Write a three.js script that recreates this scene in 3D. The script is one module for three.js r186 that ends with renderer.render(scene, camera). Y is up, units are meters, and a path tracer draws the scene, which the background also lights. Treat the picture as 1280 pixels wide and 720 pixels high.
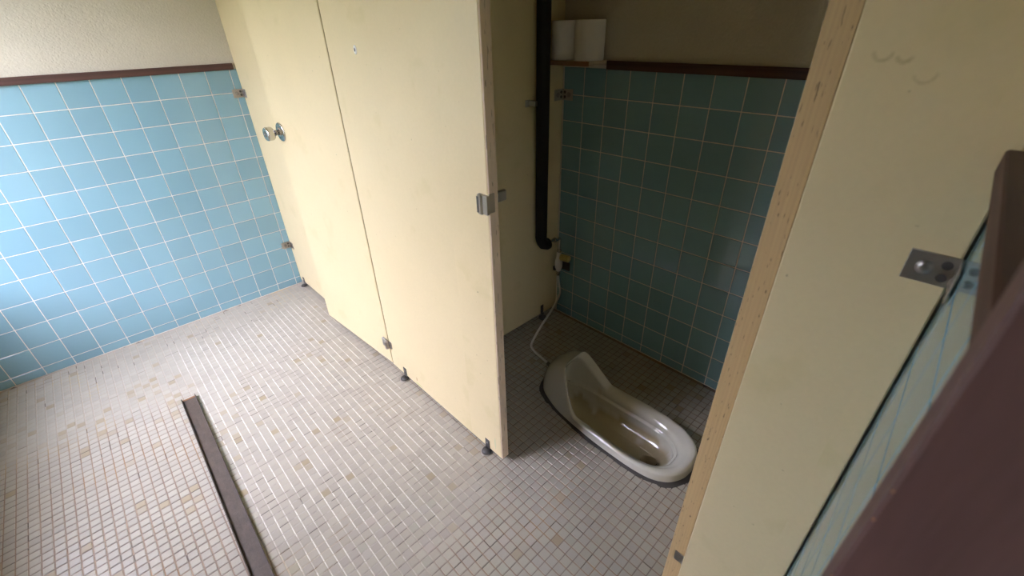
import * as THREE from 'three';
import { RectAreaLightUniformsLib } from 'three/addons/lights/RectAreaLightUniformsLib.js';
import { mergeGeometries, mergeVertices, toCreasedNormals } from 'three/addons/utils/BufferGeometryUtils.js';

// ---------------------------------------------------------------- camera, sky, exposure
const scene = new THREE.Scene();
const CAM_Y = 1.412;
const camera = new THREE.PerspectiveCamera(2 * Math.atan(360 / 549.221) * 180 / Math.PI, 1280 / 720, 0.02, 200);
{
  const yaw = 0.8144, pitch = 0.5387, roll = -0.0267;
  const F = new THREE.Vector3(Math.cos(pitch) * Math.cos(yaw), -Math.sin(pitch), -Math.cos(pitch) * Math.sin(yaw));
  const R = new THREE.Vector3().crossVectors(F, new THREE.Vector3(0, 1, 0)).normalize();
  const U = new THREE.Vector3().crossVectors(R, F);
  camera.position.set(0, CAM_Y, 0);
  camera.up.copy(U).multiplyScalar(Math.cos(roll)).addScaledVector(R, -Math.sin(roll));
  camera.lookAt(F.clone().add(camera.position));
  camera.updateMatrixWorld(true);
}
camera.focus = 1.8; camera.userData.fStop = 4.5;                      // the doorway frame beside the lens is a little out of focus
scene.add(camera);
scene.background = new THREE.Color().setRGB(0.99, 0.99, 1.27);
scene.backgroundIntensity = 26.5;
const renderer = new THREE.WebGLRenderer({ antialias: true });
renderer.toneMapping = THREE.LinearToneMapping;
renderer.toneMappingExposure = 0.94;
renderer.shadowMap.enabled = true;
RectAreaLightUniformsLib.init();
const WIN = { x: -0.78, z0: -2.60, z1: -1.32, y0: 0.65, y1: 1.93 };     // the window that lets the daylight in
const daylight = new THREE.RectAreaLight(lightColor(0.99, 0.99, 1.27), 1.6, WIN.z1 - WIN.z0 - 0.06, WIN.y1 - WIN.y0 - 0.06);
daylight.name = 'window_daylight'; daylight.position.set(WIN.x - 0.02, (WIN.y0 + WIN.y1) / 2, (WIN.z0 + WIN.z1) / 2);
daylight.lookAt(1, 1.0, (WIN.z0 + WIN.z1) / 2);
scene.add(daylight);
function lightColor(r, g, b) { return new THREE.Color().setRGB(r, g, b); }

// ---------------------------------------------------------------- helpers
let seed = 20240;
const rnd = () => { seed = (seed * 1664525 + 1013904223) >>> 0; return seed / 4294967296; };
const rr = (a, b) => a + (b - a) * rnd();
const smooth = (a, b, x) => { const t = Math.min(1, Math.max(0, (x - a) / (b - a))); return t * t * (3 - 2 * t); };
function hash2(i, j, s) { let h = (i * 374761393 + j * 668265263 + s * 2147483647) | 0; h = Math.imul(h ^ (h >>> 13), 1274126177); return ((h ^ (h >>> 16)) >>> 0) / 4294967296; }
function noise(x, y, s = 0, wrap = 0) {
  const i = Math.floor(x), j = Math.floor(y), fx = x - i, fy = y - j, u = fx * fx * (3 - 2 * fx), v = fy * fy * (3 - 2 * fy);
  const w = (n) => wrap ? ((n % wrap) + wrap) % wrap : n;
  const a = hash2(w(i), w(j), s), b = hash2(w(i + 1), w(j), s), c = hash2(w(i), w(j + 1), s), d = hash2(w(i + 1), w(j + 1), s);
  return a + (b - a) * u + (c - a) * v + (a - b - c + d) * u * v;
}
const fbm = (x, y, s, o = 4, wrap = 0) => { let t = 0, a = 0.5, f = 1; for (let k = 0; k < o; k++) { t += a * noise(x * f, y * f, s + k * 17, wrap * f); a *= 0.5; f *= 2; } return t; };
const toS = (c) => Math.round(255 * Math.min(1, Math.max(0, c <= 0.0031308 ? 12.92 * c : 1.055 * Math.pow(c, 1 / 2.4) - 0.055)));
function dataTex(w, h, fn, srgb, rx = 1, ry = 1) {
  const d = new Uint8Array(w * h * 4);
  for (let y = 0; y < h; y++) for (let x = 0; x < w; x++) {
    const c = fn((x + 0.5) / w, (y + 0.5) / h), k = (y * w + x) * 4;
    if (srgb) { d[k] = toS(c[0]); d[k + 1] = toS(c[1]); d[k + 2] = toS(c[2]); } else { const g = Math.round(255 * Math.min(1, Math.max(0, c))); d[k] = d[k + 1] = d[k + 2] = g; }
    d[k + 3] = 255;
  }
  const t = new THREE.DataTexture(d, w, h);
  t.wrapS = t.wrapT = THREE.RepeatWrapping; t.magFilter = THREE.LinearFilter; t.minFilter = THREE.LinearMipmapLinearFilter; t.generateMipmaps = true;
  if (srgb) t.colorSpace = THREE.SRGBColorSpace;
  t.repeat.set(rx, ry); t.needsUpdate = true;
  return t;
}
const lin = (r, g, b) => new THREE.Color().setRGB(r, g, b);
const mat = (c, rough, o = {}) => new THREE.MeshPhysicalMaterial({ color: lin(...c), roughness: rough, ...o });
function boxUV(g) {                                            // uv in metres from the dominant normal
  if (g.index) g = g.toNonIndexed();
  const p = g.attributes.position, uv = new Float32Array(p.count * 2), a = new THREE.Vector3(), b = new THREE.Vector3(), c = new THREE.Vector3(), n = new THREE.Vector3();
  for (let i = 0; i < p.count; i += 3) {
    a.fromBufferAttribute(p, i); b.fromBufferAttribute(p, i + 1); c.fromBufferAttribute(p, i + 2);
    n.crossVectors(b.clone().sub(a), c.clone().sub(a));
    const x = Math.abs(n.x), y = Math.abs(n.y), z = Math.abs(n.z);
    [a, b, c].forEach((q, k) => { const t = (x >= y && x >= z) ? [q.z, q.y] : (y >= z ? [q.x, q.z] : [q.x, q.y]); uv[(i + k) * 2] = t[0]; uv[(i + k) * 2 + 1] = t[1]; });
  }
  g.setAttribute('uv', new THREE.BufferAttribute(uv, 2));
  return g;
}
// box with chamfered edges, given by its two corners
function cbox(x0, y0, z0, x1, y1, z1, c = 0.0015) {
  const w = x1 - x0, h = y1 - y0, d = z1 - z0;
  c = Math.min(c, w / 2.01, h / 2.01, d / 2.01);
  const P = [], hx = w / 2, hy = h / 2, hz = d / 2;
  const s3 = [-1, 1];
  const quad = (a, b, e, f, n) => { const ab = new THREE.Vector3().subVectors(b, a), ae = new THREE.Vector3().subVectors(e, a); const m = ab.cross(ae); if (m.dot(n) < 0) P.push(a, e, b, a, f, e); else P.push(a, b, e, a, e, f); };
  const V = (x, y, z) => new THREE.Vector3(x, y, z);
  for (const s of s3) {
    quad(V(s * hx, -hy + c, -hz + c), V(s * hx, hy - c, -hz + c), V(s * hx, hy - c, hz - c), V(s * hx, -hy + c, hz - c), V(s, 0, 0));
    quad(V(-hx + c, s * hy, -hz + c), V(hx - c, s * hy, -hz + c), V(hx - c, s * hy, hz - c), V(-hx + c, s * hy, hz - c), V(0, s, 0));
    quad(V(-hx + c, -hy + c, s * hz), V(hx - c, -hy + c, s * hz), V(hx - c, hy - c, s * hz), V(-hx + c, hy - c, s * hz), V(0, 0, s));
  }
  for (const s of s3) for (const t of s3) {
    quad(V(s * hx, t * (hy - c), -hz + c), V(s * hx, t * (hy - c), hz - c), V(s * (hx - c), t * hy, hz - c), V(s * (hx - c), t * hy, -hz + c), V(s, t, 0));
    quad(V(s * hx, -hy + c, t * (hz - c)), V(s * hx, hy - c, t * (hz - c)), V(s * (hx - c), hy - c, t * hz), V(s * (hx - c), -hy + c, t * hz), V(s, 0, t));
    quad(V(-hx + c, s * hy, t * (hz - c)), V(hx - c, s * hy, t * (hz - c)), V(hx - c, s * (hy - c), t * hz), V(-hx + c, s * (hy - c), t * hz), V(0, s, t));
    for (const q of s3) {
      const a = V(s * hx, t * (hy - c), q * (hz - c)), b = V(s * (hx - c), t * hy, q * (hz - c)), e = V(s * (hx - c), t * (hy - c), q * hz);
      const n = b.clone().sub(a).cross(e.clone().sub(a)); if (n.dot(V(s, t, q)) < 0) P.push(a, e, b); else P.push(a, b, e);
    }
  }
  const pos = new Float32Array(P.length * 3), ox = (x0 + x1) / 2, oy = (y0 + y1) / 2, oz = (z0 + z1) / 2;
  P.forEach((p, i) => { pos[i * 3] = p.x + ox; pos[i * 3 + 1] = p.y + oy; pos[i * 3 + 2] = p.z + oz; });
  const g = new THREE.BufferGeometry(); g.setAttribute('position', new THREE.BufferAttribute(pos, 3)); g.computeVertexNormals();
  return boxUV(g);
}
function cylAlong(a, b, r0, r1 = r0, seg = 24) {                // capped cylinder from a to b
  const A = new THREE.Vector3(...a), B = new THREE.Vector3(...b), d = B.clone().sub(A), g = new THREE.CylinderGeometry(r1, r0, d.length(), seg);
  g.applyQuaternion(new THREE.Quaternion().setFromUnitVectors(new THREE.Vector3(0, 1, 0), d.clone().normalize()));
  g.translate((a[0] + b[0]) / 2, (a[1] + b[1]) / 2, (a[2] + b[2]) / 2);
  return g.toNonIndexed();
}
function latheAlong(a, dir, prof, seg = 28) {                   // prof: [radius, distance] along dir from a
  const g = new THREE.LatheGeometry(prof.map(([r, t]) => new THREE.Vector2(Math.max(r, 1e-5), t)), seg);
  g.applyQuaternion(new THREE.Quaternion().setFromUnitVectors(new THREE.Vector3(0, 1, 0), new THREE.Vector3(...dir).normalize()));
  g.translate(...a); return g.toNonIndexed();
}
function tube(pts, r, seg = 80, rad = 12) { return new THREE.TubeGeometry(new THREE.CatmullRomCurve3(pts.map((p) => new THREE.Vector3(...p))), seg, r, rad, false).toNonIndexed(); }
const used = {};
const numbered = (n) => { used[n] = (used[n] ?? -1) + 1; return used[n] ? n + '_' + String(used[n]).padStart(3, '0') : n; };
function part(name, geos, m, parent) {
  const g = Array.isArray(geos) ? (geos.length > 1 ? mergeGeometries(geos) : geos[0]) : geos;
  const o = new THREE.Mesh(g, m); o.name = name; o.castShadow = o.receiveShadow = true; parent.add(o); return o;
}
function thing(name, label, category, [x, y, z] = [0, 0, 0], group) {
  const o = new THREE.Group(); o.name = numbered(name); o.position.set(x, y, z); o.userData = { label, category }; if (group) o.userData.group = group; scene.add(o); return o;
}
function struct(name, label, category) { const o = new THREE.Group(); o.name = name; o.userData = { kind: 'structure', label, category }; scene.add(o); return o; }

// ---------------------------------------------------------------- layout (metres; floor at y = 0)
const ZL = -2.768, XB = 1.6306, XF = 0.705, TH = 0.033, ZR = 0.039, XW = WIN.x, CEIL = 2.4, HEDGE = 2.85;
const P = 0.11, TILE_TOP = 1.256, PART_Z = -1.365;

// ---------------------------------------------------------------- materials
const stuccoBump = dataTex(512, 512, (u, v) => 0.8 * fbm(u * 90, v * 90, 3, 3, 90) + 0.2 * fbm(u * 24, v * 24, 9, 2, 24), false, 2, 2);
const stuccoMap = dataTex(512, 512, (u, v) => { const k = 0.93 + 0.1 * (fbm(u * 6, v * 6, 21, 5, 6) - 0.5) + 0.06 * (noise(u * 256, v * 256, 5, 256) - 0.5); return [0.60 * k, 0.56 * k, 0.44 * k]; }, true, 1, 1);
const M = {};
M.stucco = mat([1, 1, 1], 0.9, { map: stuccoMap, bumpMap: stuccoBump, bumpScale: 0.0018 });
M.grout = mat([0.68, 0.65, 0.57], 0.9);
const tileBump = dataTex(256, 256, (u, v) => fbm(u * 10, v * 10, 31, 3, 10), false, 1, 1);
M.blue = [0.96, 1, 1.04].map((k, i) => mat([0.21 * k, 0.37 * k, 0.42 * k], 0.07 + 0.02 * i, { bumpMap: tileBump, bumpScale: 0.0005, clearcoat: 0.3, clearcoatRoughness: 0.05 }));
const woodMap = dataTex(512, 512, (u, v) => { const g = fbm(u * 8, v * 90, 41, 4, 2) + 0.35 * Math.sin((v * 40 + 3 * fbm(u * 3, v * 6, 44, 3)) * 2.2); const k = 0.75 + 0.4 * (g - 0.4); return [k, k, k]; }, true, 1, 4);
const jambMap = dataTex(512, 512, (u, v) => { const n = fbm(u * 9, v * 5, 47, 5, 1), f = noise(u * 150, v * 40, 49, 0); const k = 0.8 + 0.75 * (n - 0.48) + 0.12 * (f - 0.5); return [0.125 * k, 0.064 * k, 0.062 * k]; }, true, 3, 1);
M.trim = mat([0.085, 0.037, 0.025], 0.6, { map: woodMap });
M.jamb = mat([1, 1, 1], 0.55, { map: jambMap });
function panelTex(sd, base, marks = []) {
  const dots = []; const r0 = seed; seed = sd;
  for (let i = 0; i < 70; i++) dots.push([rnd(), rnd() * 2, rr(0.0008, 0.0022), rr(0.25, 0.75)]);
  seed = r0;
  const W = 512, H = 1024, buf = new Float32Array(W * H * 3);
  for (let y = 0; y < H; y++) for (let x = 0; x < W; x++) {
    const u = x / W, v = y / H * 2, n = fbm(u * 5, v * 5, sd, 5), f = noise(u * 180, v * 180, sd + 3), q = smooth(0.62, 0.8, fbm(u * 9 + 4, v * 9, sd + 8, 5));
    const k = 0.97 + 0.07 * (n - 0.5) + 0.025 * (f - 0.5) - 0.05 * q, i = (y * W + x) * 3;
    buf[i] = base[0] * k; buf[i + 1] = base[1] * k; buf[i + 2] = base[2] * k * (1 - 0.05 * q);
  }
  const stamp = (u, v, rx, ry, c, a) => { for (let y = Math.floor((v - ry) / 2 * H) - 1; y <= (v + ry) / 2 * H + 1; y++) for (let x = Math.floor((u - rx) * W) - 1; x <= (u + rx) * W + 1; x++) {
    if (y < 0 || y >= H) continue; const xx = ((x % W) + W) % W, dx = (x / W - u) / rx, dy = (y / H * 2 - v) / ry, d = Math.hypot(dx, dy), t = a * (1 - smooth(0.7, 1.15, d)) * (0.6 + 0.6 * noise(x * 0.7, y * 0.7, sd)); if (t <= 0) continue;
    const i = (y * W + xx) * 3; for (let e = 0; e < 3; e++) buf[i + e] += (c[e] - buf[i + e]) * Math.min(1, t); } };
  for (const [u, v, r, a] of dots) stamp(u, v, r, r, [0.12, 0.09, 0.05], a);
  for (const m of marks) stamp(...m);
  return dataTex(W, H, (u, v) => { const i = (Math.floor(v * H) * W + Math.floor(u * W)) * 3; return [buf[i], buf[i + 1], buf[i + 2]]; }, true, 1, 0.5);
}
const cream = [0.69, 0.57, 0.33];
const fr = (z) => z - Math.floor(z);
M.panelDoor = mat([1, 1, 1], 0.42, { map: panelTex(101, cream) });
M.panelMid = mat([1, 1, 1], 0.42, { map: panelTex(202, cream, [[fr(-1.387), 0.055, 0.003, 0.012, [0.35, 0.15, 0.04], 1], [fr(-1.375), 0.03, 0.03, 0.006, [0.35, 0.42, 0.12], 0.5], [fr(-0.862), 0.075, 0.0015, 0.035, [0.25, 0.5, 0.3], 0.8], [fr(-0.9), 0.72, 0.002, 0.002, [0.1, 0.08, 0.05], 1]]) });
const arc = (z, y, r, a0, a1, w) => { const o = []; for (let i = 0; i <= 14; i++) { const a = a0 + (a1 - a0) * i / 14; o.push([fr(z + r * Math.cos(a)), y + r * Math.sin(a), w, w, [0.42, 0.33, 0.16], 0.3]); } return o; };
M.panelRight = mat([1, 1, 1], 0.42, { map: panelTex(303, cream, [...arc(-0.115, 1.375, 0.009, 3.3, 6.1, 0.0025), ...arc(-0.094, 1.372, 0.007, 3.5, 5.9, 0.0025), ...arc(-0.07, 1.355, 0.01, 3.6, 6.2, 0.002)]) });
M.panelSide = mat([1, 1, 1], 0.45, { map: panelTex(404, cream) });
const edgeMap = dataTex(256, 1024, (u, v) => { const n = fbm(u * 6, v * 24, 61, 4, 2), s = smooth(0.63, 0.7, fbm(u * 30, v * 60, 66, 3)); const k = 0.9 + 0.25 * (n - 0.5) - 0.45 * s; return [0.70 * k, 0.55 * k, 0.40 * k]; }, true, 8, 0.5);
M.edge = mat([1, 1, 1], 0.7, { map: edgeMap });
const rawMap = dataTex(512, 1024, (u, v) => { const g = Math.sin((u * 26 + 2.2 * fbm(u * 5, v * 5, 71, 3)) * 6.283), n = fbm(u * 60, v * 12, 75, 3), s = smooth(0.66, 0.72, fbm(u * 60, v * 120, 78, 3)); const k = 0.95 + 0.03 * g + 0.14 * (n - 0.5) - 0.55 * s; return [0.52 * k, 0.37 * k, 0.18 * k]; }, true, 6, 0.5);
M.rawEdge = mat([1, 1, 1], 0.65, { map: rawMap });
M.seamShade = mat([0.10, 0.065, 0.035], 0.8);  // dark colour imitating the shade in the gap beside the closed door
M.chrome = mat([0.62, 0.60, 0.58], 0.18, { metalness: 1 });
M.steel = mat([0.42, 0.39, 0.35], 0.38, { metalness: 1 });
M.screw = mat([0.30, 0.28, 0.26], 0.4, { metalness: 1 });
M.darkSteel = mat([0.10, 0.095, 0.09], 0.45, { metalness: 0.7 });
M.black = mat([0.004, 0.004, 0.004], 0.7);
M.paper = mat([0.80, 0.78, 0.74], 0.95);
M.white = mat([0.75, 0.73, 0.68], 0.4);
M.yellow = mat([0.55, 0.47, 0.16], 0.4);
M.plastic = mat([0.62, 0.58, 0.48], 0.4);
const channelMap = dataTex(256, 1024, (u, v) => { const n = fbm(u * 10, v * 40, 91, 5), s = noise(u * 120, v * 480, 95); const k = 0.85 + 0.5 * (n - 0.5) + 0.25 * (s - 0.5); return [0.088 * k, 0.064 * k, 0.045 * k]; }, true, 4, 1);
M.channel = mat([1, 1, 1], 0.62, { map: channelMap });
M.rust = mat([0.22, 0.11, 0.05], 0.8);

// ---------------------------------------------------------------- floor
const GX = 0.0303, GZ = 0.0300, GX0 = 0.0093, GZ0 = -0.804, TILE_UP = 0.0011, FLOOR_Z1 = 0.14;
const TOILET_X = 1.16;
const OUT = [[0, -0.306], [0.05, -0.313], [0.10, -0.342], [0.13, -0.39], [0.143, -0.46], [0.145, -0.55], [0.142, -0.65], [0.135, -0.72], [0.131, -0.76], [0.118, -0.84], [0.098, -0.905], [0.07, -0.965], [0.045, -0.993], [0, -1.012]];
function insideToilet(x, z, m) {
  x = Math.abs(x - TOILET_X);
  for (let i = 0; i < OUT.length - 1; i++) { const [xa, za] = OUT[i], [xb, zb] = OUT[i + 1]; if (z <= za && z > zb) return x < xa + (xb - xa) * (z - za) / (zb - za) - m; }
  return false;
}
const floor = struct('floor', 'pale square mosaic tiled floor with stained joints', 'floor');
{
  const FX0 = XW, FX1 = XB, FZ0 = ZL, FZ1 = FLOOR_Z1;
  const groutMap = dataTex(2048, 2048, (u, v) => {
    const x = FX0 + u * (FX1 - FX0), z = FZ0 + v * (FZ1 - FZ0);
    const ax = Math.abs(fr((x - GX0) / GX + 0.5) - 0.5) * GX, az = Math.abs(fr((z - GZ0) / GZ + 0.5) - 0.5) * GZ, alongZ = ax < az;
    const n = fbm(x * 5 + 30, z * 5 + 30, 111, 4), n2 = fbm(x * 26 + 90, z * 26 + 90, 117, 3), f = noise(x * 500, z * 500, 119);
    const white = smooth(-0.10, 0.0, x + 0.12 * (n - 0.5)) * smooth(-2.62, -2.45, z) * (1 - smooth(-0.95, -0.6, z + 0.35 * (n - 0.5) + 0.45 * Math.max(0, x - 0.25))) * (1 - smooth(0.62, 0.72, x));
    let c = alongZ ? [0.21 + 0.13 * n2, 0.15 + 0.10 * n2, 0.11 + 0.06 * n2] : [0.17 + 0.12 * n2, 0.14 + 0.1 * n2, 0.115 + 0.08 * n2];
    const w = alongZ ? white : white * 0.38 * smooth(0.35, 0.6, n2 + 0.2);
    const nearL = 1 - smooth(-2.3, -2.0, z + 0.2 * (n - 0.5));
    const W = [0.66, 0.64, 0.56], B = [0.50, 0.46, 0.38];
    c = c.map((e, i) => { e = e + (B[i] - e) * nearL * 0.6; e = e + (W[i] - e) * w * (0.55 + 0.45 * smooth(0.3, 0.5, n2)); return e * (0.9 + 0.2 * f); });
    const ji = Math.round((x - GX0) / GX - (alongZ ? 0 : 0.5)), jj = Math.round((z - GZ0) / GZ - (alongZ ? 0.5 : 0)), dk = hash2(ji, jj, alongZ ? 61 : 62) < (alongZ ? 0.05 * (1 - 0.9 * white) : 0.09) * (0.3 + 1.4 * smooth(0.4, 0.6, n)) ? 0.65 : 0; c = c.map((e, i) => e + ([0.06, 0.05, 0.04][i] - e) * dk);
    const rust = smooth(0.55, 0.7, fbm(x * 7 + 11, z * 7 + 60, 130, 4)) * 0.5 * (1 - w); c[0] += 0.06 * rust; c[2] *= 1 - 0.4 * rust;
    return c;
  }, true);
  groutMap.wrapS = groutMap.wrapT = THREE.ClampToEdgeWrapping;
  const sh = new THREE.Shape([[FX0, -FZ0], [FX1, -FZ0], [FX1, -FZ1], [FX0, -FZ1]].map(([x, y]) => new THREE.Vector2(x, y)));
  const ring = [...OUT.map(([x, z]) => [TOILET_X + 0.93 * x, z]), ...OUT.slice(1, -1).reverse().map(([x, z]) => [TOILET_X - 0.93 * x, z])];
  sh.holes.push(new THREE.Path(ring.map(([x, z]) => new THREE.Vector2(x, -(-0.655 + (z + 0.655) * 0.95)))));
  const g = new THREE.ExtrudeGeometry(sh, { depth: 0.25, bevelEnabled: false, curveSegments: 1 });
  g.rotateX(-Math.PI / 2); g.translate(0, -0.25 - TILE_UP, 0);
  const p = g.attributes.position, uv = g.attributes.uv;
  for (let i = 0; i < p.count; i++) uv.setXY(i, (p.getX(i) - FX0) / (FX1 - FX0), (p.getZ(i) - FZ0) / (FZ1 - FZ0));
  part('grout_bed', g, mat([1, 1, 1], 0.85, { map: groutMap }), floor).userData.label = 'grout between the mosaic tiles, white in the middle and brown at the sides';
  // mosaic tiles
  const tw = 0.0272, td = 0.0272, geo = cbox(-tw / 2, -0.004, -td / 2, tw / 2, 0, td / 2, 0.0012);
  const list = [];
  const v = new THREE.Vector3();
  for (let i = Math.floor((FX0 - GX0) / GX); i <= (FX1 - GX0) / GX; i++) for (let j = Math.floor((FZ0 - GZ0) / GZ); j <= (FZ1 - GZ0) / GZ; j++) {
    const x = GX0 + (i + 0.5) * GX, z = GZ0 + (j + 0.5) * GZ;
    if (x < FX0 + 0.01 || x > FX1 - 0.01 || z < FZ0 + 0.01 || z > FZ1 - 0.005 || insideToilet(x, z, 0.014)) continue;
    const n = fbm(x * 3 + 20, z * 3 + 20, 141, 4), r = hash2(i, j, 7), r2 = hash2(i, j, 8), tanChance = 0.022 + 0.14 * smooth(0.5, 0.72, fbm(x * 4 + 7, z * 4 + 3, 151, 4));
    const k = 0.93 + 0.11 * (r - 0.5) + 0.16 * (n - 0.5);
    let c = [0.385 * k, 0.355 * k, 0.285 * k];
    if (r2 < tanChance) { const t = 0.35 + 0.65 * hash2(i, j, 9); c = [c[0] * (1 - 0.16 * t), c[1] * (1 - 0.25 * t), c[2] * (1 - 0.44 * t)]; }
    v.set(x, 0, z).project(camera);
    const sx = (v.x + 1) * 640, sy = (1 - v.y) * 360;
    const q = z / x, hidden = (x > 0 && q > -0.26) || (x > XF && q < -1.15) || (x > XF + 0.05 && insideToilet(x, z, -0.03));
    list.push({ x, z, c, dist: Math.hypot(x, CAM_Y, z), near: !hidden && v.z < 1 && sx > 4 && sx < 1276 && sy > 4 && sy < 716, y: (hash2(i, j, 5) - 0.5) * 0.0005, rx: (hash2(i, j, 3) - 0.5) * 0.022, rz: (hash2(i, j, 4) - 0.5) * 0.022 });
  }
  list.sort((a, b) => (b.near - a.near) || (a.dist - b.dist));
  const mats = new Map();
  const tm = (c) => { const key = c.map((e) => Math.round(e * 72)).join('_'); if (!mats.has(key)) mats.set(key, mat(c.map((e) => Math.round(e * 72) / 72), 0.3)); return mats.get(key); };
  list.slice(0, 300).forEach((t, n) => { const o = part(n ? 'mosaic_tile_' + String(n).padStart(3, '0') : 'mosaic_tile', geo, tm(t.c), floor); o.position.set(t.x, t.y, t.z); o.rotation.set(t.rx, 0, t.rz); });
  const rest = list.slice(300), im = new THREE.InstancedMesh(geo, mat([1, 1, 1], 0.3), rest.length), m4 = new THREE.Matrix4(), eu = new THREE.Euler(), q4 = new THREE.Quaternion(), one = new THREE.Vector3(1, 1, 1), col = new THREE.Color();
  rest.forEach((t, i) => { q4.setFromEuler(eu.set(t.rx, 0, t.rz)); im.setMatrixAt(i, m4.compose(v.set(t.x, t.y, t.z), q4, one)); im.setColorAt(i, col.setRGB(...t.c)); });
  im.name = 'mosaic_tile_field'; im.userData = { kind: 'stuff', label: 'small square off-white mosaic floor tiles' }; im.castShadow = im.receiveShadow = true; floor.add(im);
}

// ---------------------------------------------------------------- walls
// a tiled wall face: local u along the wall, y up, n = outward offset; place(u, y, n) -> geometry transform
const tileGeos = new Map();
function tileGeo(w, h) { const k = w.toFixed(4) + '_' + h.toFixed(4); if (!tileGeos.has(k)) tileGeos.set(k, cbox(-w / 2, -h / 2, -0.006, w / 2, h / 2, 0.0012, 0.0012)); return tileGeos.get(k); }
function tileWall(wall, u0, u1, line0, toWorld, rotY) {           // columns between vertical joints at line0 + k P
  const J = 0.0036;
  const cuts = [u0]; for (let k = Math.ceil((u0 - line0) / P - 1e-6); line0 + k * P < u1 - 1e-4; k++) if (line0 + k * P > u0 + 0.004) cuts.push(line0 + k * P); cuts.push(u1);
  const rows = []; for (let y = TILE_TOP; y > 0.003; y -= P) rows.push([Math.max(0.0015, y - P), y]);
  let n = 0;
  for (let c = 0; c < cuts.length - 1; c++) rows.forEach(([ya, yb], r) => {
    const a = cuts[c] + J / 2, b = cuts[c + 1] - J / 2, y0 = ya + J / 2, y1 = yb - J / 2; if (b - a < 0.004) return;
    const i = hash2(c + Math.round(u0 * 97), r, 77), o = part(n ? 'wall_tile_' + String(n).padStart(3, '0') : 'wall_tile', tileGeo(b - a, y1 - y0), M.blue[Math.floor(i * 3)], wall); n++;
    const w = toWorld((a + b) / 2, 0.0); o.position.set(w[0], (y0 + y1) / 2, w[1]); o.rotation.set((hash2(c, r, 71) - 0.5) * 0.004, rotY + (hash2(c, r, 72) - 0.5) * 0.004, 0);
  });
}
const wl = struct('wall_left', 'wall of glossy light blue square tiles below white stucco', 'wall');
part('grout_backing', cbox(XW - 0.1, -0.2, ZL - 0.12, XB + 0.12, TILE_TOP + 0.01, ZL - 0.0005, 0), M.grout, wl);
part('stucco', cbox(XW - 0.1, TILE_TOP + 0.01, ZL - 0.12, XB + 0.12, CEIL, ZL + 0.001, 0), M.stucco, wl).userData.label = 'rough white stucco upper wall';
tileWall(wl, XW, XF + 0.02, -0.0805, (u) => [u, ZL], 0);
const wb = struct('wall_back', 'tiled back wall of the toilet cubicle with stucco above', 'wall');
part('grout_backing', cbox(XB + 0.0005, -0.2, ZL, XB + 0.12, TILE_TOP + 0.01, ZR + 0.1, 0), M.grout, wb);
part('stucco', cbox(XB - 0.001, TILE_TOP + 0.01, ZL, XB + 0.12, CEIL, ZR + 0.1, 0), M.stucco, wb).userData.label = 'rough white stucco upper wall';
tileWall(wb, PART_Z, ZR, -1.2509, (u) => [XB, u], -Math.PI / 2);
// wall with the doorway the view is taken from; very slightly out of square
const wr = struct('wall_right', 'tiled wall with the brown framed doorway', 'wall');
const DO_R = 0.228, DO_L = -0.62, DO_T = 2.0;                       // doorway opening
part('grout_backing', [cbox(DO_R + 0.03, -0.2, ZR + 0.0005, XB, TILE_TOP + 0.01, ZR + 0.1, 0), cbox(XW, -0.2, ZR + 0.0005, DO_L - 0.03, TILE_TOP + 0.01, ZR + 0.1, 0)], M.grout, wr);
part('stucco', [cbox(DO_R + 0.03, TILE_TOP + 0.01, ZR - 0.001, XB, CEIL, ZR + 0.1, 0), cbox(XW, TILE_TOP + 0.01, ZR - 0.001, DO_L - 0.03, CEIL, ZR + 0.1, 0), cbox(DO_L - 0.03, DO_T + 0.03, ZR - 0.001, DO_R + 0.03, CEIL, ZR + 0.1, 0)], M.stucco, wr);
tileWall(wr, 0.268, XF + 0.002, 0.2, (u) => [u, ZR], Math.PI);
const SKEW = 0.027, skewWall = (o) => { o.rotation.y = SKEW; const c = Math.cos(SKEW), s = Math.sin(SKEW); o.position.set(XF - (c * XF + s * ZR), 0, ZR - (-s * XF + c * ZR)); };
skewWall(wr);
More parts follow.
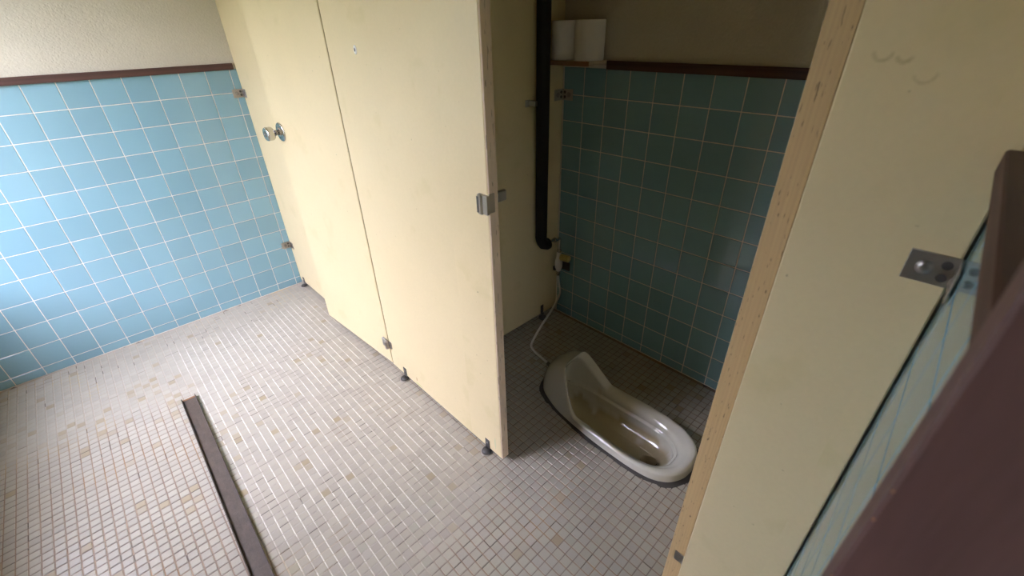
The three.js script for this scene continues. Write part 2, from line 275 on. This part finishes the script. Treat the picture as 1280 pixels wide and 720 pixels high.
// wall opposite the cubicles, with the window that lights the room
const wf = struct('wall_front', 'brown boarded wall with the window facing the cubicles', 'wall');
const { z0: WZ0, z1: WZ1, y0: WY0, y1: WY1 } = WIN;
part('boarding', [cbox(XW - 0.12, -0.2, ZL, XW, WY0, FLOOR_Z1, 0), cbox(XW - 0.12, WY1, ZL, XW, CEIL, FLOOR_Z1, 0), cbox(XW - 0.12, WY0, ZL, XW, WY1, WZ0, 0), cbox(XW - 0.12, WY0, WZ1, XW, WY1, FLOOR_Z1, 0)], mat([0.34, 0.23, 0.12], 0.7), wf);
const win = struct('window_1', 'two pane sliding window facing the cubicles', 'window');
{
  const m = mat([0.5, 0.5, 0.5], 0.4, { metalness: 0.6 }), x0 = XW - 0.09, x1 = XW - 0.05, zm = (WZ0 + WZ1) / 2;
  part('window_frame', [cbox(x0, WY0, WZ0, x1, WY0 + 0.03, WZ1), cbox(x0, WY1 - 0.03, WZ0, x1, WY1, WZ1), cbox(x0, WY0 + 0.03, WZ0, x1, WY1 - 0.03, WZ0 + 0.03), cbox(x0, WY0 + 0.03, WZ1 - 0.03, x1, WY1 - 0.03, WZ1), cbox(x0, WY0 + 0.03, zm - 0.02, x1, WY1 - 0.03, zm + 0.02)], m, win);
  const glass = new THREE.MeshPhysicalMaterial({ color: 0xffffff, transmission: 1, roughness: 0, thickness: 0, ior: 1.5 });
  for (const [a, b] of [[WZ0 + 0.03, zm - 0.02], [zm + 0.02, WZ1 - 0.03]]) { const g = new THREE.PlaneGeometry(b - a, WY1 - WY0 - 0.06); g.rotateY(Math.PI / 2); g.translate(XW - 0.07, (WY0 + WY1) / 2, (a + b) / 2); part('pane', g, glass, win); }
}
const ce = struct('ceiling', 'plain wooden board ceiling', 'ceiling');
part('ceiling_board', cbox(XW - 0.12, CEIL, ZL - 0.12, XB + 0.12, CEIL + 0.1, 1.6, 0), mat([0.42, 0.29, 0.15], 0.9), ce);
// the lobby behind the doorway
const lobby = struct('wall_lobby', 'plain lobby walls and floor behind the doorway', 'wall');
const LO = [1.0, 1.42, 1.85];                                        // unseen opening added so sky light brightens the cubicle: z range and height
part('plaster', [cbox(XW - 0.12, -0.2, FLOOR_Z1, XW, CEIL, LO[0], 0), cbox(XW - 0.12, -0.2, LO[1], XW, CEIL, 1.6, 0), cbox(XW - 0.12, LO[2], LO[0], XW, CEIL, LO[1], 0), cbox(XB, -0.2, FLOOR_Z1, XB + 0.12, CEIL, 1.6, 0), cbox(XW - 0.12, -0.2, 1.5, XB + 0.12, CEIL, 1.6, 0)], mat([0.44, 0.33, 0.18], 0.9), lobby);
part('concrete', cbox(XW, -0.2, FLOOR_Z1, XB, -0.002, 1.5, 0), mat([0.35, 0.34, 0.32], 0.9), lobby);
// outside the window: grass and a tall hedge
const ground = struct('ground', 'grass outside the window', 'ground');
part('lawn', cbox(-40, -0.6, -40, XW - 0.13, -0.15, 40, 0), mat([0.13, 0.17, 0.07], 1), ground);
{
  const t = thing('hedge', 'tall clipped green hedge outside the window', 'hedge', [-5.2, -0.15, -2]);
  const g = new THREE.BoxGeometry(1.6, HEDGE, 26, 8, 20, 130), p = g.attributes.position;
  for (let i = 0; i < p.count; i++) { const x = p.getX(i), y = p.getY(i), z = p.getZ(i), n = fbm(z * 1.1 + 60, y * 1.1 + 40, 201, 4) - 0.5, m = fbm(z * 4 + 60, (y + x) * 4 + 40, 205, 3) - 0.5; p.setXYZ(i, x * (1 + 0.3 * n) + 0.4 * m, y + (y > 0 ? 0.5 * n : 0), z + 0.2 * m); }
  g.translate(0, HEDGE / 2, 0); g.computeVertexNormals();
  part('foliage', g, mat([0.10, 0.13, 0.06], 0.8), t);
}

// trims and jamb
const trims = [['trim_1', 'dark brown wooden rail between blue tiles and stucco on the wide bright wall', cbox(XW, 1.2525, ZL - 0.004, XF + 0.005, 1.2815, ZL + 0.014, 0.002)],
  ['trim_2', 'dark brown wooden rail above the cubicle tiles', cbox(XB - 0.014, 1.2525, -1.137, XB + 0.004, 1.2845, ZR, 0.002)],
  ['trim_3', 'dark brown wooden rail on the wall beside the doorway', cbox(0.266, 1.262, 0.022, XF - 0.002, 1.288, ZR + 0.003, 0.002)]];
for (const [n, l, g] of trims) { const o = new THREE.Mesh(g, M.trim); o.name = n; o.userData = { kind: 'structure', label: l, category: 'rail' }; o.castShadow = o.receiveShadow = true; scene.add(o); if (n === 'trim_3') skewWall(o); }
const door1 = struct('door_1', 'brown painted wooden door frame around the open doorway', 'door frame');
part('jamb', cbox(DO_R, -0.002, 0.030, DO_R + 0.037, DO_T, FLOOR_Z1 + 0.012, 0.002), M.jamb, door1);
for (const [y, z, r] of [[1.208, 0.0315, 0.0006], [1.184, 0.0313, 0.0007], [1.124, 0.0306, 0.0011]]) { const g = new THREE.IcosahedronGeometry(r, 1); g.scale(0.35, 1.5, 1); g.translate(DO_R, y, z); part('paint_chip', g, mat([0.42, 0.2, 0.09], 0.8), door1); }
part('jamb', cbox(DO_L - 0.037, -0.002, 0.030, DO_L, DO_T, FLOOR_Z1 + 0.012, 0.002), M.jamb, door1);
part('head', cbox(DO_L - 0.037, DO_T, 0.030, DO_R + 0.037, DO_T + 0.037, FLOOR_Z1 + 0.012, 0.002), M.jamb, door1);

// ---------------------------------------------------------------- cubicle partitions
const TOP = 2.1;
function foot(parent, x, z, dirX = -1) {                            // floor fixing: flat plate on the panel with a domed cup below
  const t = new THREE.Group();
  const plate = cbox(x + dirX * 0.0025, 0.014, z - 0.012, x, 0.062, z + 0.012, 0.0008);
  const cup = latheAlong([x + dirX * 0.008, 0.002, z], [0, 1, 0], [[0.0, 0], [0.019, 0], [0.0195, 0.003], [0.0165, 0.008], [0.011, 0.0115], [0, 0.013]]);
  const f = part('foot', [plate, cup], M.darkSteel, parent);
  part('flange', latheAlong([x + dirX * 0.008, 0.0, z], [0, 1, 0], [[0, 0], [0.024, 0], [0.024, 0.002], [0.022, 0.003], [0, 0.003]]), M.steel, f);
  part('screw', latheAlong([x + dirX * 0.0025, 0.046, z], [dirX, 0, 0], [[0.0045, 0], [0.004, 0.0012], [0, 0.002]], 12), M.screw, parent);
}
function bracketAt(name, label, c, wallN, panN, s = 1) {              // right-angle bracket: one leaf on the wall, one on the panel
  const t = thing(name, label, 'bracket', c, 'angle brackets between panels and walls');
  const W = new THREE.Vector3(...wallN), Q = new THREE.Vector3(...panN), L = 0.050 * s, H = 0.020 * s, T = 0.0024;
  const leaf = (along, n, len) => { const a = n.clone().multiplyScalar(0), b = along.clone().multiplyScalar(len).addScaledVector(n, T); return cbox(Math.min(a.x, b.x), -H, Math.min(a.z, b.z), Math.max(a.x, b.x), H, Math.max(a.z, b.z), 0.0006); };
  const m1 = part('leaf', leaf(Q, W, L), M.steel, t), m2 = part('leaf', leaf(W, Q, L), M.steel, t);
  for (const [m, along, n] of [[m1, Q, W], [m2, W, Q]]) {
    const p = along.clone().multiplyScalar(L * 0.62).addScaledVector(n, T), q = along.clone().multiplyScalar(L * 0.24).addScaledVector(n, T);
    for (const dy of [-0.0085, 0.0085]) part('hole', latheAlong([q.x, dy * s, q.z], n.toArray(), [[0.0055 * s, 0], [0.0055 * s, 0.0004], [0, 0.0004]], 16), M.darkSteel, m);
    part('screw', mergeGeometries([latheAlong(p.toArray(), n.toArray(), [[0.0095 * s, 0], [0.0095 * s, 0.0006], [0.0065 * s, 0.0008], [0.006 * s, 0.0022], [0.003 * s, 0.0034], [0, 0.0036]], 18)]), M.screw, m);
  }
  return t;
}
{
  // narrow fixed panel beside the blue wall
  const t = thing('cubicle_panel', 'narrow cream fixed panel between the blue tiled wall and the closed door', 'partition');
  part('board', cbox(XF + 0.017, 0.03, ZL + 0.002, XF + 0.017 + TH, TOP, -2.232, 0.002), M.panelDoor, t);
  foot(t, XF + 0.017, -2.705);
  bracketAt('angle_bracket', 'upper steel angle bracket at the bright blue wall beside the door knob', [XF + 0.017, 1.142, ZL + 0.0014], [0, 0, 1], [-1, 0, 0]);
  bracketAt('angle_bracket', 'lower steel angle bracket at the bright blue wall near the floor', [XF + 0.017, 0.275, ZL + 0.0014], [0, 0, 1], [-1, 0, 0]);
}
{
  // closed door of the far cubicle, hinged on the middle panel and standing slightly proud at the knob side
  const t = thing('cubicle_door', 'closed cream cubicle door with a round chrome knob', 'door', [XF, 0, -1.605]);
  const W = 0.626;
  part('board', cbox(0, 0.022, -W, TH, TOP, 0, 0.002), M.panelDoor, t);
  part('edge_strip', cbox(0.003, 0.022, -0.002, TH - 0.001, TOP, 0.001, 0.0005), M.seamShade, t).userData.label = 'dark strip on the door edge with the shade of the seam painted in';  // thin dark strip that paints in the shade of the hinge-side seam
  t.rotation.y = 0.058;
  const kz = -W + 0.052, ky = 1.412 - 0.383, q = 1.18;
  const k = part('knob', [latheAlong([-0.001, ky, kz], [-1, 0, 0], [[0, 0.012], [0.010, 0.012], [0.0095, 0.020], [0.011, 0.028], [0.0215, 0.034], [0.0245, 0.040], [0.0245, 0.058], [0.022, 0.064], [0.012, 0.064], [0.0115, 0.0625], [0, 0.0625]].map(([a, b]) => [a * q, b * 1.05]), 36)], M.chrome, t);
  part('rose', latheAlong([0.0, ky, kz], [-1, 0, 0], [[0.031, 0], [0.031, 0.003], [0.029, 0.006], [0.022, 0.008], [0.018, 0.006], [0.014, 0.012], [0.010, 0.013], [0, 0.013]].map(([a, b]) => [a * 1.3, b]), 40), M.chrome, t);
  part('keyhole', latheAlong([-0.0668, ky, kz], [-1, 0, 0], [[0.0105, 0], [0.0105, 0.001], [0.004, 0.0014], [0, 0.0014]], 20), M.darkSteel, k);
}
{
  // middle panel with the strike plate
  const t = thing('cubicle_panel', 'wide cream panel with a peephole plate and a strike at its free worn edge', 'partition', [0, 0, 0]);
  const z0 = -1.598, z1 = -0.828;
  part('board', cbox(XF, 0.018, z0, XF + TH, TOP, z1, 0.0025), M.panelMid, t);
  part('edge_strip', cbox(XF + 0.001, 0.018, z1 - 0.002, XF + TH - 0.001, TOP, z1 + 0.004, 0.0015), M.edge, t).userData.label = 'worn pinkish tan edge of the panel';
  foot(t, XF, -1.485); foot(t, XF, -0.905);
  const hz = z0 - 0.003;
  const h = part('pivot_hinge', [latheAlong([XF - 0.011, 0.120, hz + 0.002], [0, 1, 0], [[0, 0], [0.009, 0], [0.010, 0.003], [0.010, 0.038], [0.009, 0.042], [0, 0.042]], 20), cbox(XF - 0.013, 0.118, hz - 0.042, XF - 0.002, 0.166, hz - 0.004, 0.005), cbox(XF - 0.004, 0.122, hz + 0.004, XF, 0.160, hz + 0.028, 0.0015)], M.steel, t);
  part('screw', latheAlong([XF - 0.004, 0.142, hz + 0.019], [-1, 0, 0], [[0.005, 0], [0.0045, 0.0014], [0, 0.002]], 14), M.screw, h);
  const ey = 1.412 - 0.052, ez = -1.405;
  const eg = latheAlong([0, 0, 0], [-1, 0, 0], [[0.0085, 0], [0.0085, 0.001], [0.0075, 0.0018], [0, 0.0018]], 24); eg.scale(1, 1.5, 1); eg.translate(XF, ey, ez);
  const eye = part('peephole_plate', eg, M.white, t);
  const eg2 = latheAlong([0, 0, 0], [-1, 0, 0], [[0.003, 0], [0.003, 0.0006], [0, 0.0006]], 14); eg2.scale(1, 1.8, 1); eg2.translate(XF - 0.0018, ey, ez);
  part('peephole', eg2, M.black, eye);
  const sy = 1.412 - 0.398;
  const sp = part('strike', [cbox(XF - 0.0145, sy - 0.028, z1 - 0.031, XF, sy + 0.028, z1 - 0.012, 0.004), cbox(XF - 0.010, sy - 0.025, z1 - 0.012, XF - 0.001, sy + 0.027, z1 + 0.0065, 0.001), cbox(XF - 0.002, sy - 0.022, z1 + 0.0035, XF + 0.018, sy + 0.030, z1 + 0.0065, 0.001)], M.steel, t);
  part('strike_slot', cbox(XF - 0.0155, sy - 0.022, z1 - 0.029, XF - 0.0143, sy + 0.022, z1 - 0.022, 0.0004), M.darkSteel, sp);
  const ds = thing('door_stop', 'small steel door stop on the inner side of the worn panel edge', 'door stop');
  part('plate', cbox(XF + TH - 0.0008, sy - 0.008, z1 - 0.034, XF + TH + 0.003, sy + 0.028, z1 - 0.002, 0.0008), M.darkSteel, ds); part('stop_arm', cbox(XF + TH + 0.003, sy - 0.004, z1 - 0.015, XF + TH + 0.036, sy + 0.024, z1 - 0.003, 0.002), M.steel, ds);
}
{
  // side partition between the cubicles
  const t = thing('cubicle_panel', 'shaded tan side partition behind the black pipe', 'partition');
  part('board', cbox(XF + TH, 0.03, PART_Z - TH, XB - 0.002, TOP, PART_Z, 0.002), M.panelSide, t);
  part('foot', [cbox(1.50, 0.03, PART_Z, 1.522, 0.085, PART_Z + 0.0025, 0.0008), latheAlong([1.511, 0, PART_Z + 0.006], [0, 1, 0], [[0, 0], [0.022, 0], [0.022, 0.005], [0.018, 0.015], [0.008, 0.021], [0.006, 0.036], [0, 0.037]])], M.darkSteel, t);
  bracketAt('angle_bracket', 'steel angle bracket on the dim cubicle tiles right of the black pipe', [XB - 0.0014, 1.145, PART_Z], [-1, 0, 0], [0, 0, 1], 1.15);
}
{
  // fixed panel next to the doorway wall
  const t = thing('cubicle_panel', 'stained cream fixed panel fastened to the wall next to the brown doorway frame', 'partition');
  part('board', cbox(XF, 0.02, -0.148, XF + TH, TOP, ZR - 0.004, 0.0022), M.panelRight, t);
  foot(t, XF, -0.07);
  bracketAt('angle_bracket', 'large steel angle bracket on the stained panel next to the brown doorway frame', [XF, 1.141, ZR - 0.0014], [0, 0, -1], [-1, 0, 0], 1.0);
}
{
  // open door of the near cubicle, swung inwards: its raw edge shows
  const t = thing('cubicle_door', 'open cubicle door swung inwards showing its bare wooden edge', 'door', [XF + TH + 0.004, 0, -0.155]);
  const W = 0.665, T = 0.040;
  part('board', cbox(0.002, 0.022, -T, W, TOP, 0, 0.002), M.panelSide, t);
  const e = part('edge_strip', cbox(0, 0.022, -T + 0.0006, 0.003, TOP, -0.0006, 0.001), M.rawEdge, t); e.userData.label = 'bare tan wooden door edge';
  part('hinge_leaf', [cbox(-0.0022, 0.170, -0.024, 0, 0.206, 0.0, 0.0005), latheAlong([-0.002, 0.168, 0.003], [0, 1, 0], [[0, 0], [0.004, 0], [0.004, 0.04], [0, 0.04]], 12)], M.steel, t);
}

// ---------------------------------------------------------------- squat toilet
{
  const t = thing('squat_toilet', 'off-white porcelain squat toilet with a raised hood set in the cubicle floor', 'toilet', [TOILET_X, 0, 0]);
  const RIM = [[0, -0.312, 0.042], [0.05, -0.318, 0.042], [0.095, -0.345, 0.042], [0.125, -0.39, 0.042], [0.142, -0.46, 0.042], [0.146, -0.55, 0.043], [0.142, -0.65, 0.044], [0.138, -0.72, 0.045], [0.136, -0.750, 0.050], [0.118, -0.79, 0.105], [0.096, -0.825, 0.163], [0.074, -0.850, 0.206], [0.055, -0.856, 0.217], [0, -0.858, 0.220]];
  const INN = [[0, -0.350, 0.036], [0.04, -0.354, 0.036], [0.074, -0.376, 0.036], [0.100, -0.412, 0.036], [0.115, -0.47, 0.036], [0.118, -0.55, 0.037], [0.114, -0.65, 0.038], [0.110, -0.72, 0.039], [0.106, -0.757, 0.041], [0.089, -0.804, 0.088], [0.069, -0.840, 0.139], [0.050, -0.862, 0.178], [0.036, -0.868, 0.189], [0, -0.870, 0.192]];
  const LED = [[0, -0.378], [0.034, -0.382], [0.062, -0.402], [0.083, -0.432], [0.095, -0.48], [0.098, -0.55], [0.096, -0.65], [0.095, -0.72], [0.095, -0.76], [0.092, -0.83], [0.082, -0.89], [0.060, -0.945], [0.038, -0.965], [0, -0.978]];
  const curve = (pts, lift) => new THREE.CatmullRomCurve3(pts.map((p) => new THREE.Vector3(p[0], p.length > 2 ? p[2] : lift, p[1])), false, 'centripetal');
  const NU = 97;
  const full = (pts, lift = 0) => {                              // matched samples along both halves
    const c = curve(pts, lift), o = [], n = pts.length - 1;
    for (let i = 0; i < NU; i++) { const s = i / (NU - 1); o.push(c.getPoint(s)); }
    const r = o.slice(); for (let i = NU - 2; i > 0; i--) r.push(new THREE.Vector3(-o[i].x, o[i].y, o[i].z)); return r;
  };
  const A = full(OUT, -0.004), Rm = full(RIM), In = full(INN), Le = full(LED, -0.004), K = A.length;
  const loops = [];
  const put = (fn) => loops.push(A.map((_, i) => fn(i)));
  for (let k = 0; k <= 9; k++) { const a = k / 9 * Math.PI / 2 * 0.94; put((i) => { const tgt = Rm[i].clone(); tgt.y -= 0.004; const p = A[i].clone().lerp(tgt, 1 - Math.cos(a)); p.y = A[i].y + (tgt.y - A[i].y) * Math.sin(a) / Math.sin(Math.PI / 2 * 0.94); return p; }); }
  const mixRI = (k, dy) => put((i) => { const p = Rm[i].clone().lerp(In[i], k); p.y = Rm[i].y + (In[i].y - Rm[i].y) * k * k + dy; return p; });
  mixRI(0.10, 0.001); mixRI(0.25, 0.0025); mixRI(0.45, 0.0025); mixRI(0.65, 0.001); mixRI(0.85, -0.002); put((i) => { const p = In[i].clone(); p.y -= 0.005; return p; });
  for (let k = 1; k <= 7; k++) { const a = k / 7 * Math.PI / 2; put((i) => { const s = In[i].clone(); s.y -= 0.005; const e = Le[i]; const p = s.clone().lerp(e, Math.sin(a)); const pz = 1 - Math.cos(a); p.y = s.y + (e.y - s.y) * (0.5 * pz + 0.5 * k / 7); return p; }); }
  const C = new THREE.Vector3(0, 0, -0.655);
  const inset = (p, d, y) => { const q = p.clone(); const dir = new THREE.Vector3(C.x - p.x, 0, Math.max(-0.2, Math.min(0.2, (p.z > C.z ? -0.42 : -0.88) - p.z)) * 0 + (p.z > -0.47 ? -0.47 - p.z : p.z < -0.86 ? -0.86 - p.z : 0)); const l = dir.length() || 1; q.addScaledVector(dir, Math.min(1, d / l)); q.y = y; return q; };
  put((i) => inset(Le[i], 0.008, -0.0055)); put((i) => inset(Le[i], 0.0105, -0.0115)); put((i) => inset(Le[i], 0.010, -0.026));
  put((i) => inset(Le[i], 0.014, -0.048)); put((i) => inset(Le[i], 0.026, -0.066)); put((i) => inset(Le[i], 0.042, -0.076)); put((i) => inset(Le[i], 0.06, -0.081));
  const body = loops.length;
  const drain = (i, s, y) => { const th = i / K * Math.PI * 2; return new THREE.Vector3(0.03 * s * Math.sin(th), y, -0.455 + 0.045 * s * Math.cos(th)); };
  put((i) => drain(i, 1.15, -0.084)); put((i) => drain(i, 1.0, -0.090)); put((i) => drain(i, 0.92, -0.12)); put((i) => drain(i, 0.9, -0.17)); put((i) => drain(i, 0.01, -0.172));
  const pos = [], col = [], idx = [];
  loops.forEach((lp, li) => lp.forEach((p) => {
    pos.push(p.x, p.y, p.z);
    const s = li >= body - 4 ? smooth(0.38, 0.62, fbm(p.x * 22 + 9, p.z * 22 + 40, 171, 4) + 0.12 * (li - body + 4)) * 0.75 : (li > 18 ? 0.25 * smooth(0.5, 0.7, fbm(p.x * 30 + 9, p.z * 30 + 4, 173, 3)) : 0);
    const b = [0.62, 0.60, 0.50], d = [0.40, 0.31, 0.15]; for (let e = 0; e < 3; e++) col.push(b[e] + (d[e] - b[e]) * s);
  }));
  for (let l = 0; l < loops.length - 1; l++) for (let i = 0; i < K; i++) { const j = (i + 1) % K, a = l * K + i, b = l * K + j, c = a + K, d = b + K; idx.push(a, c, b, b, c, d); }
  const g = new THREE.BufferGeometry(); g.setAttribute('position', new THREE.Float32BufferAttribute(pos, 3)); g.setAttribute('color', new THREE.Float32BufferAttribute(col, 3)); g.setIndex(idx); g.computeVertexNormals();
  part('bowl', g, new THREE.MeshPhysicalMaterial({ color: 0xffffff, vertexColors: true, roughness: 0.14, clearcoat: 0.6, clearcoatRoughness: 0.06, side: THREE.DoubleSide }), t);
  // dirty mortar bead round the base
  const bead = A.map((p, i) => { const a = A[(i + 1) % K], b = A[(i + K - 1) % K], n = new THREE.Vector3(a.z - b.z, 0, b.x - a.x).normalize(); const w = 0.006 + 0.009 * fbm(i * 0.13, 3, 181, 3) + (p.z < -0.9 || p.z > -0.37 ? 0.007 : 0); if (n.dot(new THREE.Vector3(p.x, 0, p.z + 0.655)) < 0) n.negate(); return [p.clone().addScaledVector(n, -0.006), p.clone().addScaledVector(n, w * 0.35), p.clone().addScaledVector(n, w)]; });
  const bp = [], bi = []; bead.forEach(([a, b, c]) => bp.push(a.x, 0.010, a.z, b.x, 0.0065, b.z, c.x, -0.001, c.z));
  for (let i = 0; i < K; i++) { const j = (i + 1) % K; for (let e = 0; e < 2; e++) bi.push(i * 3 + e, i * 3 + e + 1, j * 3 + e, j * 3 + e, i * 3 + e + 1, j * 3 + e + 1); }
  const bg = new THREE.BufferGeometry(); bg.setAttribute('position', new THREE.Float32BufferAttribute(bp, 3)); bg.setIndex(bi); bg.computeVertexNormals();
  part('mortar_bead', bg, mat([0.055, 0.05, 0.045], 0.95, { side: THREE.DoubleSide }), t).userData.label = 'dark dirty mortar round the base';
  part('hose_spud', latheAlong([0.010, 0.082, -0.992], [0, 0.15, -1], [[0.012, 0], [0.012, 0.012], [0.009, 0.014], [0.009, 0.026], [0, 0.027]], 18), M.darkSteel, t);
}

// ---------------------------------------------------------------- black flush pipe and valve
{
  const px = 1.452, pz = -1.322, r = 0.028, y0 = 0.475;
  const t = thing('flush_pipe', 'thick black vertical pipe in front of the shaded partition', 'pipe');
  part('pipe', [tube([[px, 2.3, pz], [px, 1.6, pz], [px, 1.0, pz], [px, y0 + 0.09, pz], [px + 0.002, y0 + 0.035, pz], [px + 0.022, y0 + 0.004, pz + 0.004], [px + 0.045, y0 + 0.004, pz + 0.006]], r, 120, 24)], M.black, t);
  part('end_ring', latheAlong([px + 0.042, y0 + 0.004, pz + 0.006], [1, 0.0, 0.12], [[0.0, 0], [0.022, 0], [0.022, 0.008], [0.014, 0.010], [0.009, 0.012], [0, 0.012]]), M.chrome, t);
  part('pipe_clip', [cbox(px - 0.062, 1.118, PART_Z, px - 0.036, 1.146, PART_Z + 0.004, 0.001), cbox(px - 0.042, 1.122, PART_Z, px - 0.024, 1.142, pz - 0.006, 0.001)], M.steel, t);
}
{
  const x = 1.571, z = -1.306;
  const t = thing('stop_valve', 'chrome stop valve with yellowed knob hanging below the black pipe', 'valve', [x, 0, z]);
  part('link_pipe', [tube([[-0.066, 0.482, -0.010], [-0.045, 0.487, -0.006], [-0.02, 0.480, -0.002], [0, 0.484, 0], [0.002, 0.470, 0], [0, 0.440, 0], [0, 0.405, 0.002]], 0.0075, 60, 14), latheAlong([-0.034, 0.485, -0.004], [1, 0, 0], [[0, -0.006], [0.013, -0.006], [0.013, 0.006], [0, 0.006]], 6), latheAlong([0, 0.410, 0.001], [0, 1, 0], [[0, 0], [0.012, 0], [0.012, 0.014], [0, 0.014]], 6)], M.chrome, t);
  part('valve_body', latheAlong([0, 0.298, 0], [0, 1, 0], [[0, 0], [0.010, 0], [0.014, 0.012], [0.019, 0.022], [0.020, 0.05], [0.017, 0.066], [0.013, 0.076], [0.012, 0.11], [0, 0.11]]), M.plastic, t).userData.label = 'cream plastic valve body';
  const ribs = [[0, 0]]; for (let k = 0; k < 5; k++) { ribs.push([0.0165, k * 0.010 + 0.001], [0.018, k * 0.010 + 0.003], [0.018, k * 0.010 + 0.007], [0.0165, k * 0.010 + 0.009]); } ribs.push([0.012, 0.052], [0, 0.053]);
  part('knob', latheAlong([0, 0.384, 0.014], [0.10, 0.03, 1], ribs), M.yellow, t).userData.label = 'yellowed plastic knob';
  part('collar', latheAlong([0, 0.272, 0], [0, 1, 0], [[0, 0], [0.008, 0], [0.011, 0.006], [0.011, 0.022], [0.008, 0.027], [0, 0.027]], 8), M.chrome, t);
  part('wall_clamp', [cbox(-0.012, 0.296, -0.030, 0.058, 0.320, -0.014, 0.003), cbox(0.05, 0.284, -0.030, 0.0585, 0.332, 0.030, 0.002)], M.darkSteel, t);
}
{
  const o = thing('flush_hose', 'thin braided steel hose running from the valve to the toilet hood', 'hose');
  part('hose', tube([[1.571, 0.274, -1.306], [1.570, 0.235, -1.300], [1.559, 0.183, -1.28], [1.487, 0.154, -1.25], [1.357, 0.127, -1.21], [1.255, 0.098, -1.18], [1.212, 0.083, -1.160], [1.196, 0.081, -1.125], [1.180, 0.084, -1.06], [1.171, 0.086, -1.018]], 0.0055, 140, 12), mat([0.66, 0.64, 0.6], 0.4, { metalness: 0.25 }), o);
}

// ---------------------------------------------------------------- shelf and paper rolls
{
  const t = thing('corner_shelf', 'small wooden corner shelf above the cubicle tiles', 'shelf');
  part('board', cbox(1.508, 1.272, PART_Z + 0.001, XB - 0.002, 1.287, -1.140, 0.0012), mat([0.56, 0.47, 0.33], 0.6, { map: woodMap }), t);
  part('front_lip', cbox(1.505, 1.270, PART_Z + 0.001, 1.508, 1.287, -1.140, 0.0008), mat([0.22, 0.11, 0.05], 0.6), t);
}
for (const [z, l] of [[-1.305, 'white paper roll standing in the shelf corner behind the black pipe'], [-1.187, 'white paper roll standing at the open end of the corner shelf']]) {
  const t = thing('toilet_roll', l, 'toilet roll', [1.567, 1.2872, z], 'paper rolls on the corner shelf');
  const prof = []; const R = 0.0575, H = 0.137, c = 0.02;
  prof.push([c, 0], [R - 0.002, 0], [R, 0.002]); for (let k = 1; k < 8; k++) prof.push([R + 0.0006 * Math.sin(k * 2.1), H * k / 8]); prof.push([R, H - 0.002], [R - 0.002, H]); for (let k = 1; k < 9; k++) prof.push([R - 0.002 - (R - c - 0.002) * k / 9, H - (k % 2) * 0.0005]); prof.push([c, H], [c, 0]);
  const g = latheAlong([0, 0, 0], [0, 1, 0], prof, 48);
  part('paper', g, M.paper, t);
  part('core', latheAlong([0, 0, 0], [0, 1, 0], [[c - 0.0002, 0.001], [c - 0.0002, H - 0.001], [c - 0.002, H - 0.001], [c - 0.002, 0.001]], 32), mat([0.35, 0.26, 0.17], 0.9), t);
}

// ---------------------------------------------------------------- brown channel on the floor
{
  const t = thing('steel_channel', 'long dark brown U shaped metal channel lying on the mosaic floor', 'channel', [-0.0635, 0.001, -2.073]);
  const w = 0.0275, L = 1.6;
  part('web', cbox(-w, 0, 0, w, 0.003, L, 0.0006), M.channel, t);
  part('flange', cbox(-w, 0.003, 0, -w + 0.003, 0.014, L, 0.0008), M.channel, t);
  part('flange', cbox(w - 0.003, 0.003, 0, w, 0.014, L, 0.0008), M.channel, t);
  part('cut_end', cbox(-w + 0.003, 0.0028, -0.0006, w - 0.003, 0.0042, 0.010, 0.0004), M.rust, t).userData.label = 'rusty cut end';
  t.rotation.y = -0.018;
}

scene.traverse((o) => { if (o.isMesh) o.castShadow = o.receiveShadow = true; });
renderer.render(scene, camera);
